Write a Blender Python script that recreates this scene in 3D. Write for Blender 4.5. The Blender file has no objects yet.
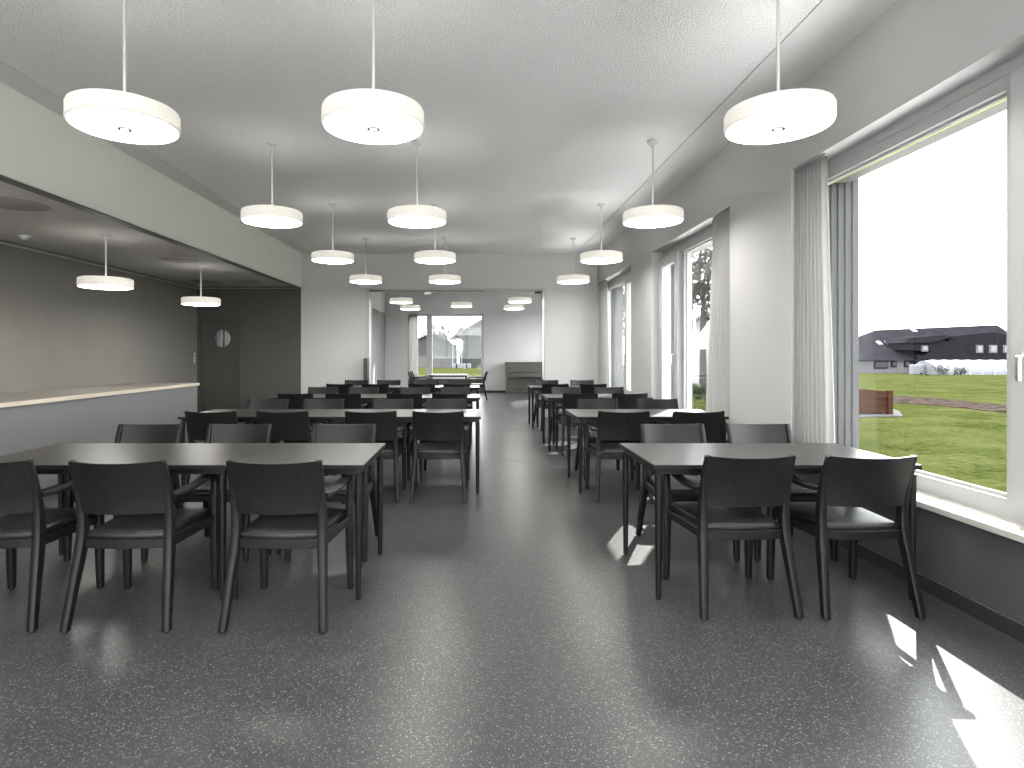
import bpy, bmesh, math, random
from mathutils import Vector, Matrix
random.seed(7)
SC = bpy.context.scene
COL = SC.collection
# ------------------------------------------------------------------ camera
F, VX, VY, H = 605.0, 478.0, 354.0, 1.34          # focal length (px), vanishing point, eye height
cam = bpy.data.cameras.new('camera')
cam.sensor_fit = 'HORIZONTAL'; cam.sensor_width = 36.0; cam.lens = F / 1024 * 36
cam.shift_x = (512 - VX) / 1024; cam.shift_y = -(384 - VY) / 1024
cam.clip_start = 0.05; cam.clip_end = 900
co = bpy.data.objects.new('camera', cam); COL.objects.link(co)
co.location = (0, 0, H); co.rotation_euler = (math.pi / 2, 0, 0)
SC.camera = co
# ------------------------------------------------------------------ light
WORLD, SUN, LAMP, EXPO = 3.0, 5.3, 8.0, 1.95
w = bpy.data.worlds.new('sky'); SC.world = w; w.use_nodes = True
bgn = w.node_tree.nodes['Background']
bgn.inputs[0].default_value = (0.97, 0.985, 1.0, 1); bgn.inputs[1].default_value = WORLD
sl = bpy.data.lights.new('sun', 'SUN'); sl.energy = SUN; sl.angle = math.radians(0.6); sl.color = (1, .97, .92)
so = bpy.data.objects.new('sun', sl); COL.objects.link(so)
SUNV = Vector((-0.775, -1.43, -1.0))
so.rotation_euler = SUNV.to_track_quat('-Z', 'Y').to_euler()
so.location = (8, 20, 12)
vs = SC.view_settings
vs.view_transform = 'Standard'; vs.look = 'None'; vs.gamma = 1; vs.exposure = EXPO; vs.use_curve_mapping = False
cy = SC.cycles
cy.max_bounces = 10; cy.diffuse_bounces = 6; cy.glossy_bounces = 5; cy.transparent_max_bounces = 16
cy.caustics_reflective = False; cy.caustics_refractive = False
cy.sample_clamp_indirect = 6; cy.use_denoising = True

# ------------------------------------------------------------------ materials
M = {}
def nt(name):
    m = bpy.data.materials.new(name); m.use_nodes = True
    return m, m.node_tree, m.node_tree.nodes['Principled BSDF']
def mat(name, col, rough=0.5, spec=0.5, metal=0.0, vary=0.06, scale=12.0, bump=0.0, bscale=60.0, stretch=None, **kw):
    m, t, p = nt(name)
    p.inputs['Roughness'].default_value = rough
    p.inputs['Specular IOR Level'].default_value = spec
    p.inputs['Metallic'].default_value = metal
    tc = t.nodes.new('ShaderNodeTexCoord'); src = tc.outputs['Object']
    if stretch:
        mp = t.nodes.new('ShaderNodeMapping'); mp.inputs['Scale'].default_value = stretch
        t.links.new(src, mp.inputs[0]); src = mp.outputs[0]
    n = t.nodes.new('ShaderNodeTexNoise'); n.inputs['Scale'].default_value = scale; n.inputs['Detail'].default_value = 4
    t.links.new(src, n.inputs['Vector'])
    r = t.nodes.new('ShaderNodeValToRGB')
    r.color_ramp.elements[0].position = .3; r.color_ramp.elements[1].position = .7
    r.color_ramp.elements[0].color = (*[max(0, c * (1 - vary)) for c in col], 1)
    r.color_ramp.elements[1].color = (*[min(1, c * (1 + vary)) for c in col], 1)
    t.links.new(n.outputs[0], r.inputs[0]); t.links.new(r.outputs[0], p.inputs['Base Color'])
    if bump:
        b = t.nodes.new('ShaderNodeTexNoise'); b.inputs['Scale'].default_value = bscale; b.inputs['Detail'].default_value = 3
        t.links.new(src, b.inputs['Vector'])
        bp = t.nodes.new('ShaderNodeBump'); bp.inputs['Strength'].default_value = bump; bp.inputs['Distance'].default_value = .02
        t.links.new(b.outputs[0], bp.inputs['Height']); t.links.new(bp.outputs[0], p.inputs['Normal'])
    for k, v in kw.items(): p.inputs[k].default_value = v
    M[name] = m
    return m
mat('white_paint', (.56, .557, .552), .7, .3, vary=.012, scale=2)
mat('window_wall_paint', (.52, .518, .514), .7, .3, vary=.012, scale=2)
mat('warm_white_paint', (.93, .93, .885), .7, .3, vary=.012, scale=2)
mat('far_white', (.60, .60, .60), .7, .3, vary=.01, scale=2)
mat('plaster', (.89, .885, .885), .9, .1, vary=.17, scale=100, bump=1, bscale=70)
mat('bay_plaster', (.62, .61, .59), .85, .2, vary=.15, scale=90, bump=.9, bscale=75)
mat('band_paint', (.74, .74, .735), .7, .3, vary=.01, scale=2)
mat('taupe_wall', (.215, .204, .186), .75, .25, vary=.03, scale=3)
mat('dark_wall', (.094, .090, .081), .7, .25, vary=.03, scale=3)
mat('dark_panel', (.075, .075, .076), .6, .3, vary=.04, scale=3)
mat('baseboard', (.03, .03, .031), .5, .3, vary=.04)
mat('door_paint', (.072, .069, .063), .5, .35, vary=.04)
mat('window_white', (.46, .46, .46), .4, .4, vary=.01, scale=4)
mat('sill_stone', (.48, .47, .43), .55, .4, vary=.03, scale=30)
mat('grey_lining', (.05, .05, .052), .6, .3, vary=.06, scale=5, stretch=(8, 8, .5))
mat('blind_metal', (.16, .155, .155), .45, .4, metal=.3, vary=.03)
mat('yellow_seal', (.50, .52, .22), .6, .3)
mat('counter_front', (.15, .152, .156), .55, .35, vary=.03, scale=2)
mat('counter_top', (.17, .155, .135), .45, .4, vary=.08, scale=6, stretch=(1, .1, 1))
mat('counter_edge', (.56, .49, .40), .5, .35, vary=.1, scale=20, stretch=(1, .1, 1))
mat('chair_wood', (.0075, .0075, .0078), .45, .25, vary=.25, scale=9, stretch=(8, 1, 8))
mat('chair_back', (.0085, .0085, .0088), .42, .28, vary=.28, scale=7, stretch=(6, 6, 1))
mat('leather', (.0075, .0075, .008), .4, .38, vary=.1, scale=15, bump=.15, bscale=220)
mat('glide', (.01, .01, .01), .5, .3)
mat('table_top', (.030, .028, .0255), .29, .32, vary=.08, scale=5, stretch=(.6, 8, 1))
mat('table_edge', (.008, .008, .008), .5, .2)
mat('table_steel', (.007, .007, .0075), .45, .25, vary=.05)
mat('chrome', (.55, .55, .55), .2, .5, metal=1, vary=.01)
mat('ring_grey', (.06, .06, .06), .4, .4, vary=.02)
mat('steel', (.42, .42, .42), .35, .5, metal=.9, vary=.02)
mat('rod_white', (.58, .58, .565), .4, .4, vary=.01)
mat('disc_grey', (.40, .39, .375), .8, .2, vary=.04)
mat('piano_wood', (.075, .068, .060), .35, .45, vary=.2, scale=5, stretch=(1, 1, .15))
mat('piano_ivory', (.6, .58, .52), .4, .4)
mat('brass', (.45, .34, .16), .3, .5, metal=.9)
mat('grey_gate', (.26, .26, .255), .55, .3, vary=.03, scale=3)
mat('dark_slim', (.06, .06, .06), .5, .35)
mat('barn_roof', (0.014, 0.0135, 0.0165), 1.0, 0.0, vary=.25, scale=1.2)
mat('barn_wood', (0.0115, 0.011, 0.0135), 1.0, 0.0, vary=.25, scale=2)
mat('barn_plaster', (0.085, 0.083, 0.09), 1.0, 0.0, vary=.08, scale=2)
mat('grey_cladding', (0.045, 0.045, 0.045), 1.0, 0.0, vary=.2, scale=2)
mat('grey_roof', (0.09, 0.09, 0.09), 1.0, 0.0, vary=.15, scale=1)
mat('concrete', (0.075, 0.075, 0.075), 1.0, 0.0, vary=.12, scale=2)
mat('film', (.12, .12, .135), .6, .15, vary=.08, scale=2)
mat('rib_metal', (.28, .28, .30), .5, .4)
mat('planks', (0.036, 0.018, 0.011), 1.0, 0.0, vary=.3, scale=5, stretch=(.6, 6, 6))
mat('soil', (.026, .020, .017), 1.0, 0.0, vary=.75, scale=4, bump=1, bscale=6)
mat('gravel', (0.07, 0.067, 0.07), 1.0, 0.0, vary=.4, scale=30, bump=1, bscale=30)
mat('bounce_paving', (0.80, 0.79, 0.785), 1.0, 0.0, vary=.08, scale=4)  # bright surface of the added strip that bounces light indoors
mat('parasol', (.8, .8, .8), .8, .2, vary=.02)
mat('bark', (0.05, 0.046, 0.042), 1.0, 0.0, vary=.3, scale=8, bump=.8, bscale=20)
mat('leaf', (0.07, 0.073, 0.066), 1.0, 0.0, vary=.5, scale=3)
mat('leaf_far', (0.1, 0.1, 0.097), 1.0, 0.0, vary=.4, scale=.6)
mat('shrub', (0.02, 0.03, 0.013), 1.0, 0.0, vary=.5, scale=8)
mat('silo', (.16, .16, .16), .5, .4, vary=.05)
mat('roof_window', (.12, .12, .13), .3, .5, vary=.02)
mat('dark_glass', (.03, .03, .035), .08, .8)
# grass
def grass_mat():
    m, t, p = nt('grass'); p.inputs['Roughness'].default_value = 1; p.inputs['Specular IOR Level'].default_value = 0
    tc = t.nodes.new('ShaderNodeTexCoord')
    def noise(sc, d):
        a = t.nodes.new('ShaderNodeTexNoise'); a.inputs['Scale'].default_value = sc; a.inputs['Detail'].default_value = d; a.inputs['Roughness'].default_value = .7
        t.links.new(tc.outputs['Object'], a.inputs['Vector']); return a.outputs[0]
    ad = t.nodes.new('ShaderNodeMath'); ad.operation = 'MULTIPLY_ADD'; ad.inputs[1].default_value = .45
    t.links.new(noise(.6, 6), ad.inputs[0])
    sc = t.nodes.new('ShaderNodeMath'); sc.operation = 'MULTIPLY'; sc.inputs[1].default_value = .55
    t.links.new(noise(9.0, 8), sc.inputs[0]); t.links.new(sc.outputs[0], ad.inputs[2])
    r = t.nodes.new('ShaderNodeValToRGB'); e = r.color_ramp.elements
    e[0].position = .40; e[0].color = (.0125, .016, .0044, 1)
    e[1].position = .62; e[1].color = (.044, .0455, .0175, 1)
    k = e.new(.5); k.color = (.0275, .0325, .0100, 1)
    t.links.new(ad.outputs[0], r.inputs[0]); t.links.new(r.outputs[0], p.inputs['Base Color'])
    bp = t.nodes.new('ShaderNodeBump'); bp.inputs['Strength'].default_value = .4; bp.inputs['Distance'].default_value = .06
    t.links.new(noise(9, 5), bp.inputs['Height']); t.links.new(bp.outputs[0], p.inputs['Normal'])
    M['grass'] = m
grass_mat()
# terrazzo
def terrazzo():
    m, t, p = nt('terrazzo')
    tc = t.nodes.new('ShaderNodeTexCoord')
    def vor(scale):
        v = t.nodes.new('ShaderNodeTexVoronoi'); v.inputs['Scale'].default_value = scale
        t.links.new(tc.outputs['Object'], v.inputs['Vector']); return v
    def math_(op, a, b):
        n = t.nodes.new('ShaderNodeMath'); n.operation = op
        for i, x in enumerate((a, b)):
            if isinstance(x, (int, float)): n.inputs[i].default_value = x
            else: t.links.new(x, n.inputs[i])
        return n.outputs[0]
    def mix(f, a, b):
        n = t.nodes.new('ShaderNodeMix'); n.data_type = 'RGBA'
        if isinstance(f, float): n.inputs[0].default_value = f
        else: t.links.new(f, n.inputs[0])
        for i, x in ((6, a), (7, b)):
            if isinstance(x, tuple): n.inputs[i].default_value = (*x, 1)
            else: t.links.new(x, n.inputs[i])
        return n.outputs[2]
    base = t.nodes.new('ShaderNodeTexNoise'); base.inputs['Scale'].default_value = 1.3; base.inputs['Detail'].default_value = 6
    t.links.new(tc.outputs['Object'], base.inputs['Vector'])
    col = mix(base.outputs[0], (.041, .041, .042), (.052, .052, .053))
    for sc, thr, lim, c in ((95, .38, .70, (.115, .115, .113)), (150, .36, .66, (.030, .030, .031)),
                            (85, .34, .88, (.19, .187, .182)), (170, .38, .80, (.17, .17, .166))):
        v = vor(sc)
        sep = t.nodes.new('ShaderNodeSeparateColor'); t.links.new(v.outputs['Color'], sep.inputs[0])
        inside = math_('LESS_THAN', v.outputs['Distance'], thr)
        pick = math_('GREATER_THAN', sep.outputs[0], lim)
        col = mix(math_('MULTIPLY', inside, pick), col, c)
    t.links.new(col, p.inputs['Base Color'])
    rn = t.nodes.new('ShaderNodeMapRange'); t.links.new(base.outputs[0], rn.inputs[0])
    rn.inputs[3].default_value = .285; rn.inputs[4].default_value = .33
    t.links.new(rn.outputs[0], p.inputs['Roughness'])
    p.inputs['Specular IOR Level'].default_value = .30
    M['terrazzo'] = m
terrazzo()
def emit(name, col, strength, mixdiff=.0):
    m, t, p = nt(name)
    p.inputs['Base Color'].default_value = (.6, .585, .55, 1); p.inputs['Roughness'].default_value = .5
    p.inputs['Emission Color'].default_value = (*col, 1); p.inputs['Emission Strength'].default_value = strength
    M[name] = m
emit('lamp_diffuser', (1, .975, .915), LAMP)
emit('lamp_side', (1, .925, .81), .125)
emit('lamp_top', (1, .975, .93), .55)  # glow on the unseen shade top, added to brighten the ceiling
def glass():
    m = bpy.data.materials.new('pane_glass'); m.use_nodes = True; t = m.node_tree
    t.nodes.remove(t.nodes['Principled BSDF'])
    out = t.nodes['Material Output']
    tr = t.nodes.new('ShaderNodeBsdfTransparent'); tr.inputs[0].default_value = (.95, .96, .96, 1)
    gl = t.nodes.new('ShaderNodeBsdfGlossy'); gl.inputs['Roughness'].default_value = .0
    # Schlick reflectance, the same on both faces of the thin pane
    lw = t.nodes.new('ShaderNodeLayerWeight'); lw.inputs[0].default_value = .5
    pw = t.nodes.new('ShaderNodeMath'); pw.operation = 'POWER'; pw.inputs[1].default_value = 5
    ml = t.nodes.new('ShaderNodeMath'); ml.operation = 'MULTIPLY_ADD'; ml.inputs[1].default_value = .96; ml.inputs[2].default_value = .018
    t.links.new(lw.outputs['Facing'], pw.inputs[0]); t.links.new(pw.outputs[0], ml.inputs[0])
    mx = t.nodes.new('ShaderNodeMixShader')
    t.links.new(ml.outputs[0], mx.inputs[0]); t.links.new(tr.outputs[0], mx.inputs[1]); t.links.new(gl.outputs[0], mx.inputs[2])
    t.links.new(mx.outputs[0], out.inputs[0]); M['pane_glass'] = m
glass()
def curtain_mat():
    m = bpy.data.materials.new('curtain_fabric'); m.use_nodes = True; t = m.node_tree
    t.nodes.remove(t.nodes['Principled BSDF']); out = t.nodes['Material Output']
    d = t.nodes.new('ShaderNodeBsdfDiffuse'); tl = t.nodes.new('ShaderNodeBsdfTranslucent')
    wv = t.nodes.new('ShaderNodeTexWave'); wv.inputs['Scale'].default_value = 60; wv.inputs['Distortion'].default_value = 1
    tc = t.nodes.new('ShaderNodeTexCoord'); t.links.new(tc.outputs['Object'], wv.inputs[0])
    r = t.nodes.new('ShaderNodeValToRGB'); r.color_ramp.elements[0].color = (.50, .496, .488, 1); r.color_ramp.elements[1].color = (.57, .566, .558, 1)
    t.links.new(wv.outputs[0], r.inputs[0])
    t.links.new(r.outputs[0], d.inputs[0]); t.links.new(r.outputs[0], tl.inputs[0])
    mx = t.nodes.new('ShaderNodeMixShader'); mx.inputs[0].default_value = .5
    t.links.new(d.outputs[0], mx.inputs[1]); t.links.new(tl.outputs[0], mx.inputs[2]); t.links.new(mx.outputs[0], out.inputs[0])
    M['curtain_fabric'] = m
curtain_mat()

# ------------------------------------------------------------------ helpers
def box(bm, x0, x1, y0, y1, z0, z1, bev=0):
    r = bmesh.ops.create_cube(bm, size=1)
    vs_ = r['verts']
    for v in vs_:
        v.co = Vector(((x0 + x1) / 2 + v.co.x * (x1 - x0), (y0 + y1) / 2 + v.co.y * (y1 - y0), (z0 + z1) / 2 + v.co.z * (z1 - z0)))
    if bev:
        es = list({e for v in vs_ for e in v.link_edges})
        bmesh.ops.bevel(bm, geom=es, offset=bev, segments=1, affect='EDGES')
def cyl(bm, x, y, z0, z1, r0, r1=None, n=20, axis='z'):
    r1 = r0 if r1 is None else r1
    a, b = [], []
    for i in range(n):
        c, s = math.cos(2 * math.pi * i / n), math.sin(2 * math.pi * i / n)
        a.append(bm.verts.new((x + r0 * c, y + r0 * s, z0))); b.append(bm.verts.new((x + r1 * c, y + r1 * s, z1)))
    bm.faces.new(a[::-1]); bm.faces.new(b)
    for i in range(n): bm.faces.new((a[i], a[(i + 1) % n], b[(i + 1) % n], b[i]))
def lathe(bm, prof, n=40, cx=0, cy_=0):
    """prof = [(r, z)...] bottom to top, closed on the axis when r == 0"""
    rings = []
    for r, z in prof:
        if r == 0: rings.append([bm.verts.new((cx, cy_, z))])
        else: rings.append([bm.verts.new((cx + r * math.cos(2 * math.pi * i / n), cy_ + r * math.sin(2 * math.pi * i / n), z)) for i in range(n)])
    for a, b in zip(rings, rings[1:]):
        for i in range(n):
            j = (i + 1) % n
            if len(a) == 1 and len(b) == 1: continue
            if len(a) == 1: bm.faces.new((a[0], b[j], b[i]))
            elif len(b) == 1: bm.faces.new((a[i], a[j], b[0]))
            else: bm.faces.new((a[i], a[j], b[j], b[i]))
def sweep(bm, pts, dims, up=Vector((1, 0, 0)), ch=.09):
    """rounded-rectangular sweep: dims = (size along 'up', size across) for each point"""
    pts = [Vector(p) for p in pts]; rings = []
    for i, p in enumerate(pts):
        t = (pts[min(i + 1, len(pts) - 1)] - pts[max(i - 1, 0)]).normalized()
        u = (up - t * up.dot(t)).normalized(); v = t.cross(u)
        a, b = dims[i][0] / 2, dims[i][1] / 2; c = ch * min(a, b) * 2
        prof = [(a, b - c), (a - c, b), (-a + c, b), (-a, b - c), (-a, -b + c), (-a + c, -b), (a - c, -b), (a, -b + c)]
        rings.append([bm.verts.new(p + u * x + v * y) for x, y in prof])
    for r0, r1 in zip(rings, rings[1:]):
        for i in range(8): bm.faces.new((r0[i], r0[(i + 1) % 8], r1[(i + 1) % 8], r1[i]))
    bm.faces.new(rings[0][::-1]); bm.faces.new(rings[-1])
def prism(bm, poly, axis, a0, a1):
    """extrude a 2-D polygon along an axis: axis 'y' -> poly in (x, z); 'x' -> (y, z); 'z' -> (x, y)"""
    def P3(p, a): return {'y': (p[0], a, p[1]), 'x': (a, p[0], p[1]), 'z': (p[0], p[1], a)}[axis]
    A = [bm.verts.new(P3(p, a0)) for p in poly]; B = [bm.verts.new(P3(p, a1)) for p in poly]
    n = len(poly)
    bm.faces.new(A); bm.faces.new(B[::-1])
    for i in range(n): bm.faces.new((A[i], B[i], B[(i + 1) % n], A[(i + 1) % n]))
def obj(name, bm, m, parent=None, smooth=None, loc=None):
    bmesh.ops.recalc_face_normals(bm, faces=bm.faces[:])
    me = bpy.data.meshes.new(name); bm.to_mesh(me); bm.free()
    me.materials.append(M[m])
    if smooth:
        for p in me.polygons: p.use_smooth = True
        try: me.set_sharp_from_angle(angle=math.radians(smooth))
        except Exception: pass
    o = bpy.data.objects.new(name, me); COL.objects.link(o)
    if parent: o.parent = parent
    if loc: o.location = loc
    return o
def empty(name, loc=(0, 0, 0), rz=0):
    o = bpy.data.objects.new(name, None); COL.objects.link(o); o.location = loc; o.rotation_euler[2] = rz
    o.empty_display_size = .1
    return o
def tag(o, label=None, cat=None, group=None, kind=None):
    for k, v in (('label', label), ('category', cat), ('group', group), ('kind', kind)):
        if v: o[k] = v
    return o
def B(): return bmesh.new()
def boxo(name, m, parent, *a, bev=0):
    bm = B(); box(bm, *a, bev=bev); return obj(name, bm, m, parent)
def struct(name, bm, m, label):
    return tag(obj(name, bm, m), label=label, cat=name.split('_')[0], kind='structure')
def copy_tree(o, parent=None):
    c = o.copy(); COL.objects.link(c); c.parent = parent
    for ch in list(o.children): copy_tree(ch, c)
    return c
def P(px, py, Y): return Vector(((px - VX) / F * Y, Y, H - (py - VY) / F * Y))

# ------------------------------------------------------------------ room shell
XR, XO = 2.54, 3.06               # window wall, inner and outer face
XS, XL = -3.74, -5.97             # bulkhead face, wall behind the counter
ZC, ZB = 3.473, 2.752             # ceiling, bulkhead underside
Y0, Y1, Y1b, Y2 = -3.0, 12.85, 13.05, 21.06
OX0, OX1, OZ = -2.36, 1.42, 2.72  # wide opening in the far wall
XFL = -3.23                       # left wall of the far room
floor = empty('floor'); tag(floor, 'dark grey polished terrazzo floor with pale flecks', 'floor', kind='structure')
g = .003
joints = [Y0 - .1, 7.57, 10.6, 13.6, 16.6, 19.6, Y2 + .1]
for a, b in zip(joints, joints[1:]):
    for xa, xb in ((XL - .1, -3.2), (-3.2, 2.6)):
        boxo('slab', 'terrazzo', floor, xa + g, xb - g, a + g, b - g, -.06, 0)
boxo('subfloor', 'baseboard', floor, XL - .2, 2.62, Y0 - .2, Y2 + .2, -.3, -.012)

# ceiling: rough acoustic field between two smooth bands
ceil = empty('ceiling', (0, 0, ZC)); tag(ceil, 'white acoustic plaster ceiling between smooth painted bands', 'ceiling', kind='structure')
def cpart(name, m, x0, x1, y0, y1, z0, z1):
    bm = B(); box(bm, x0, x1, y0, y1, z0 - ZC, z1 - ZC); return obj(name, bm, m, ceil)
SEAM = 2.077
cpart('plaster_field', 'plaster', -3.47, SEAM - .006, Y0, Y1, ZC, ZC + .12)
cpart('window_band', 'band_paint', SEAM + .006, XR + .3, Y0, Y1, ZC, ZC + .12)
cpart('bulkhead_band', 'band_paint', XS - .05, -3.478, Y0, Y1, ZC, ZC + .12)
cpart('slab_above', 'baseboard', XL - .2, XO, Y0 - .2, Y2 + .2, ZC + .12, ZC + .3)
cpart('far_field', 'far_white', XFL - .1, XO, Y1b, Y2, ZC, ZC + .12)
bm = B(); box(bm, XS - .12, XS, Y0, Y1, ZB, ZC + .12)
struct('trim_1', bm, 'warm_white_paint', 'white bulkhead beam along the edge of the lowered ceiling')
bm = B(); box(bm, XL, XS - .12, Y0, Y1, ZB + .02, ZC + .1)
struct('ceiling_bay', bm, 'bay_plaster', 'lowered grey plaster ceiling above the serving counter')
bm = B(); box(bm, XS - .12, XS - .02, Y0, Y1, ZB - .012, ZB)
struct('trim_2', bm, 'blind_metal', 'thin grey edge strip under the bulkhead beam')

# window wall
WIN = [(-1.8, .96, 0), (2.15, 4.91, 0), (6.1, 8.86, 1), (10.05, 12.81, 0), (14.0, 16.76, 1), (17.95, 20.71, 0)]
ZS, ZL, ZH = .47, 2.83, 2.77      # under sill board, inner lintel, outer head
bm = B()
edges = [Y0 - .2] + [v for a, b, s in WIN for v in (a, b)] + [Y2 + .2]
for i in range(0, len(edges), 2): box(bm, XR, XO, edges[i], edges[i + 1], -.3, ZC + .1)
for a, b, s in WIN:
    box(bm, XR, 2.74, a, b, ZL, ZC + .1); box(bm, 2.74, XO, a, b, ZH, ZC + .1)
    box(bm, XR + .012, XO, a, b, -.3, ZS)
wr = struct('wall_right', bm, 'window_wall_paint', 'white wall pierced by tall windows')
for a, b, s in WIN[1:4]:
    boxo('window_apron', 'dark_panel', wr, XR - .004, XR + .012, a, b, .08, ZS)
bm = B()
for a, b in ((Y0, Y1), (Y1b, Y2)): box(bm, XR - .016, XR - .004, a, b, 0, .075)
struct('baseboard_right', bm, 'baseboard', 'black skirting along the window wall')

def window(n, ya, yb, sash_far, label):
    W = empty('window_%d' % n, (2.70, (ya + yb) / 2, ZS)); tag(W, label, 'window', kind='structure')
    ox, oy, oz = W.location
    def wb(name, m, x0, x1, y0, y1, z0, z1, parent=None, bev=0):
        bm = B(); box(bm, x0 - ox, x1 - ox, y0 - oy, y1 - oy, z0 - oz, z1 - oz, bev=bev)
        return obj(name, bm, m, parent or W)
    xf, xb = 2.70, 2.80
    post = .09
    pa, pb = (ya + .85, ya + .94) if not sash_far else (yb - .94, yb - .85)
    bm = B()
    def fb(*a): box(bm, a[0] - ox, a[1] - ox, a[2] - oy, a[3] - oy, a[4] - oz, a[5] - oz)
    fb(xf, xb - .06, ya, yb, 2.77, ZL); fb(xf, xb, ya, yb, 2.69, 2.768); fb(xf, xb, ya, yb, ZS + .02, .60)
    fb(xf, xb, ya, ya + .07, .60, 2.69); fb(xf, xb, yb - .07, yb, .60, 2.69); fb(xf, xb, pa, pb, .60, 2.69)
    obj('frame', bm, 'window_white', W)
    wb('sill', 'sill_stone', 2.50, xf + .02, ya - .0, yb + .0, ZS, ZS + .035, bev=.003)
    f0, f1 = (pb, yb - .07) if not sash_far else (ya + .07, pa)
    s0, s1 = (ya + .07, pa) if not sash_far else (pb, yb - .07)
    # fixed light
    wb('pane', 'pane_glass', 2.745, 2.751, f0, f1, .60, 2.69)
    bm = B(); bw = .018
    def bb(*a): box(bm, a[0] - ox, a[1] - ox, a[2] - oy, a[3] - oy, a[4] - oz, a[5] - oz)
    bb(2.73, 2.744, f0, f1, .60, .60 + bw); bb(2.73, 2.744, f0, f1, 2.69 - bw, 2.69); bb(2.73, 2.744, f0, f0 + bw, .60, 2.69); bb(2.73, 2.744, f1 - bw, f1, .60, 2.69)
    obj('glazing_bead', bm, 'window_white', W)
    # opening sash
    sw = .13
    bm = B()
    def sb(*a): box(bm, a[0] - ox, a[1] - ox, a[2] - oy, a[3] - oy, a[4] - oz, a[5] - oz)
    q0, q1 = (s0 - .025, s1) if not sash_far else (s0, s1 + .025); z0, z1 = .575, 2.715
    sb(2.64, 2.70, q0, q1, z0, z0 + sw); sb(2.64, 2.70, q0, q1, z1 - sw, z1)
    sb(2.64, 2.70, q0, q0 + sw, z0 + sw, z1 - sw); sb(2.64, 2.70, q1 - sw, q1, z0 + sw, z1 - sw)
    sash = obj('sash', bm, 'window_white', W)
    sp = wb('pane', 'pane_glass', 2.708, 2.714, q0 + sw, q1 - sw, z0 + sw, z1 - sw, parent=sash)
    hy = (q1 - .10) if not sash_far else (q0 + .10)
    bm = B()
    box(bm, 2.632 - ox, 2.64 - ox, hy - .014 - oy, hy + .014 - oy, 1.27 - oz, 1.37 - oz, bev=.003)
    sweep(bm, [(2.64 - ox, hy - oy, 1.335 - oz), (2.605 - ox, hy - oy, 1.335 - oz), (2.592 - ox, hy - oy, 1.325 - oz), (2.59 - ox, hy - oy, 1.30 - oz), (2.59 - ox, hy - oy, 1.21 - oz)],
          [(.018, .018)] * 5, up=Vector((0, 1, 0)))
    obj('handle', bm, 'steel', sash, smooth=40)
    py_ = (pa + pb) / 2
    bm = B(); box(bm, 2.692 - ox, 2.70 - ox, py_ - .02 - oy, py_ + .02 - oy, 1.27 - oz, 1.375 - oz, bev=.004)
    lock = obj('lock_plate', bm, 'steel', W)
    # raised outside blind under the head, outer sill, ribbed outer reveal
    bm = B()
    for i in range(5): box(bm, 2.84 - ox, 2.97 - ox, ya + .06 - oy, yb - .06 - oy, ZH - .012 * i - .010 - oz, ZH - .012 * i - oz)
    obj('raised_blind', bm, 'blind_metal', W)
    wb('blind_seal', 'yellow_seal', 2.752, 2.768, f0 + .005, f1 - .005, 2.672, 2.690)
    wb('outer_sill', 'blind_metal', xb, XO + .04, ya, yb, ZS + .0, ZS + .03)
    for yy, sg in ((ya, 1), (yb, -1)):
        bm = B()
        for i in range(9):
            x0 = 2.805 + i * .0283
            e0, e1 = sorted((yy, yy + sg * (.05 + (.008 if i % 2 else 0))))
            box(bm, x0 - ox, x0 + .0283 - ox, e0 - oy, e1 - oy, ZS + .03 - oz, ZH - oz)
        obj('ribbed_reveal', bm, 'grey_lining', W)
    return W
wl = ['white framed window with curtain drawn aside behind the rear seating area',
      'white framed window looking onto lawn, farmhouse and wooden planter',
      'white framed window with trees and a white parasol outside',
      'white framed window in the corner beside the wide wall opening',
      'first white side window of the piano room', 'second white side window of the piano room']
for i, (a, b, s) in enumerate(WIN): window(i + 1, a, b, s, wl[i])

# far wall with opening, grey bay part and door
bm = B()
box(bm, XS - .02, OX0, Y1, Y1b, -.05, ZC + .1); box(bm, OX1, XR + .1, Y1, Y1b, -.05, ZC + .1); box(bm, OX0, OX1, Y1, Y1b, OZ, ZC + .1)
wf = struct('wall_far', bm, 'white_paint', 'white end wall with a wide opening into the piano room')
DX0, DX1, DZ = -5.89, -5.10, 2.06
bm = B()
box(bm, XL - .1, DX0 - .05, Y1, Y1b, -.05, ZC); box(bm, DX1 + .05, XS - .02, Y1, Y1b, -.05, ZB + .05); box(bm, DX0 - .05, DX1 + .05, Y1, Y1b, DZ + .05, ZC)
struct('wall_bay', bm, 'dark_wall', 'dark brown-grey end wall beside the serving counter')
# opening lining
bm = B()
box(bm, OX0 - .03, OX0 + .055, Y1 - .03, Y1b + .03, 0, OZ); box(bm, OX0 - .03, OX1 + .02, Y1 - .03, Y1b + .03, OZ - .025, OZ + .02)
struct('trim_3', bm, 'window_white', 'white lining around the wide wall opening')
bm = B(); box(bm, OX1 - .03, OX1 - .004, Y1 + .02, Y1b, 0, OZ - .03)
struct('trim_4', bm, 'steel', 'slim metal jamb profile of the wide wall opening')
tr = empty('sliding_track', (-.5, 13.0, OZ - .06)); tag(tr, 'white sliding partition track under the head of the wall opening', 'track')
boxo('rail', 'window_white', tr, -1.75, .65, -.03, .03, 0, .03)
boxo('roller_box', 'steel', tr, -.64, -.5, -.04, .04, -.045, 0)
boxo('roller_box', 'dark_slim', tr, 1.72, 1.86, -.03, .03, -.02, .02)
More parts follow.
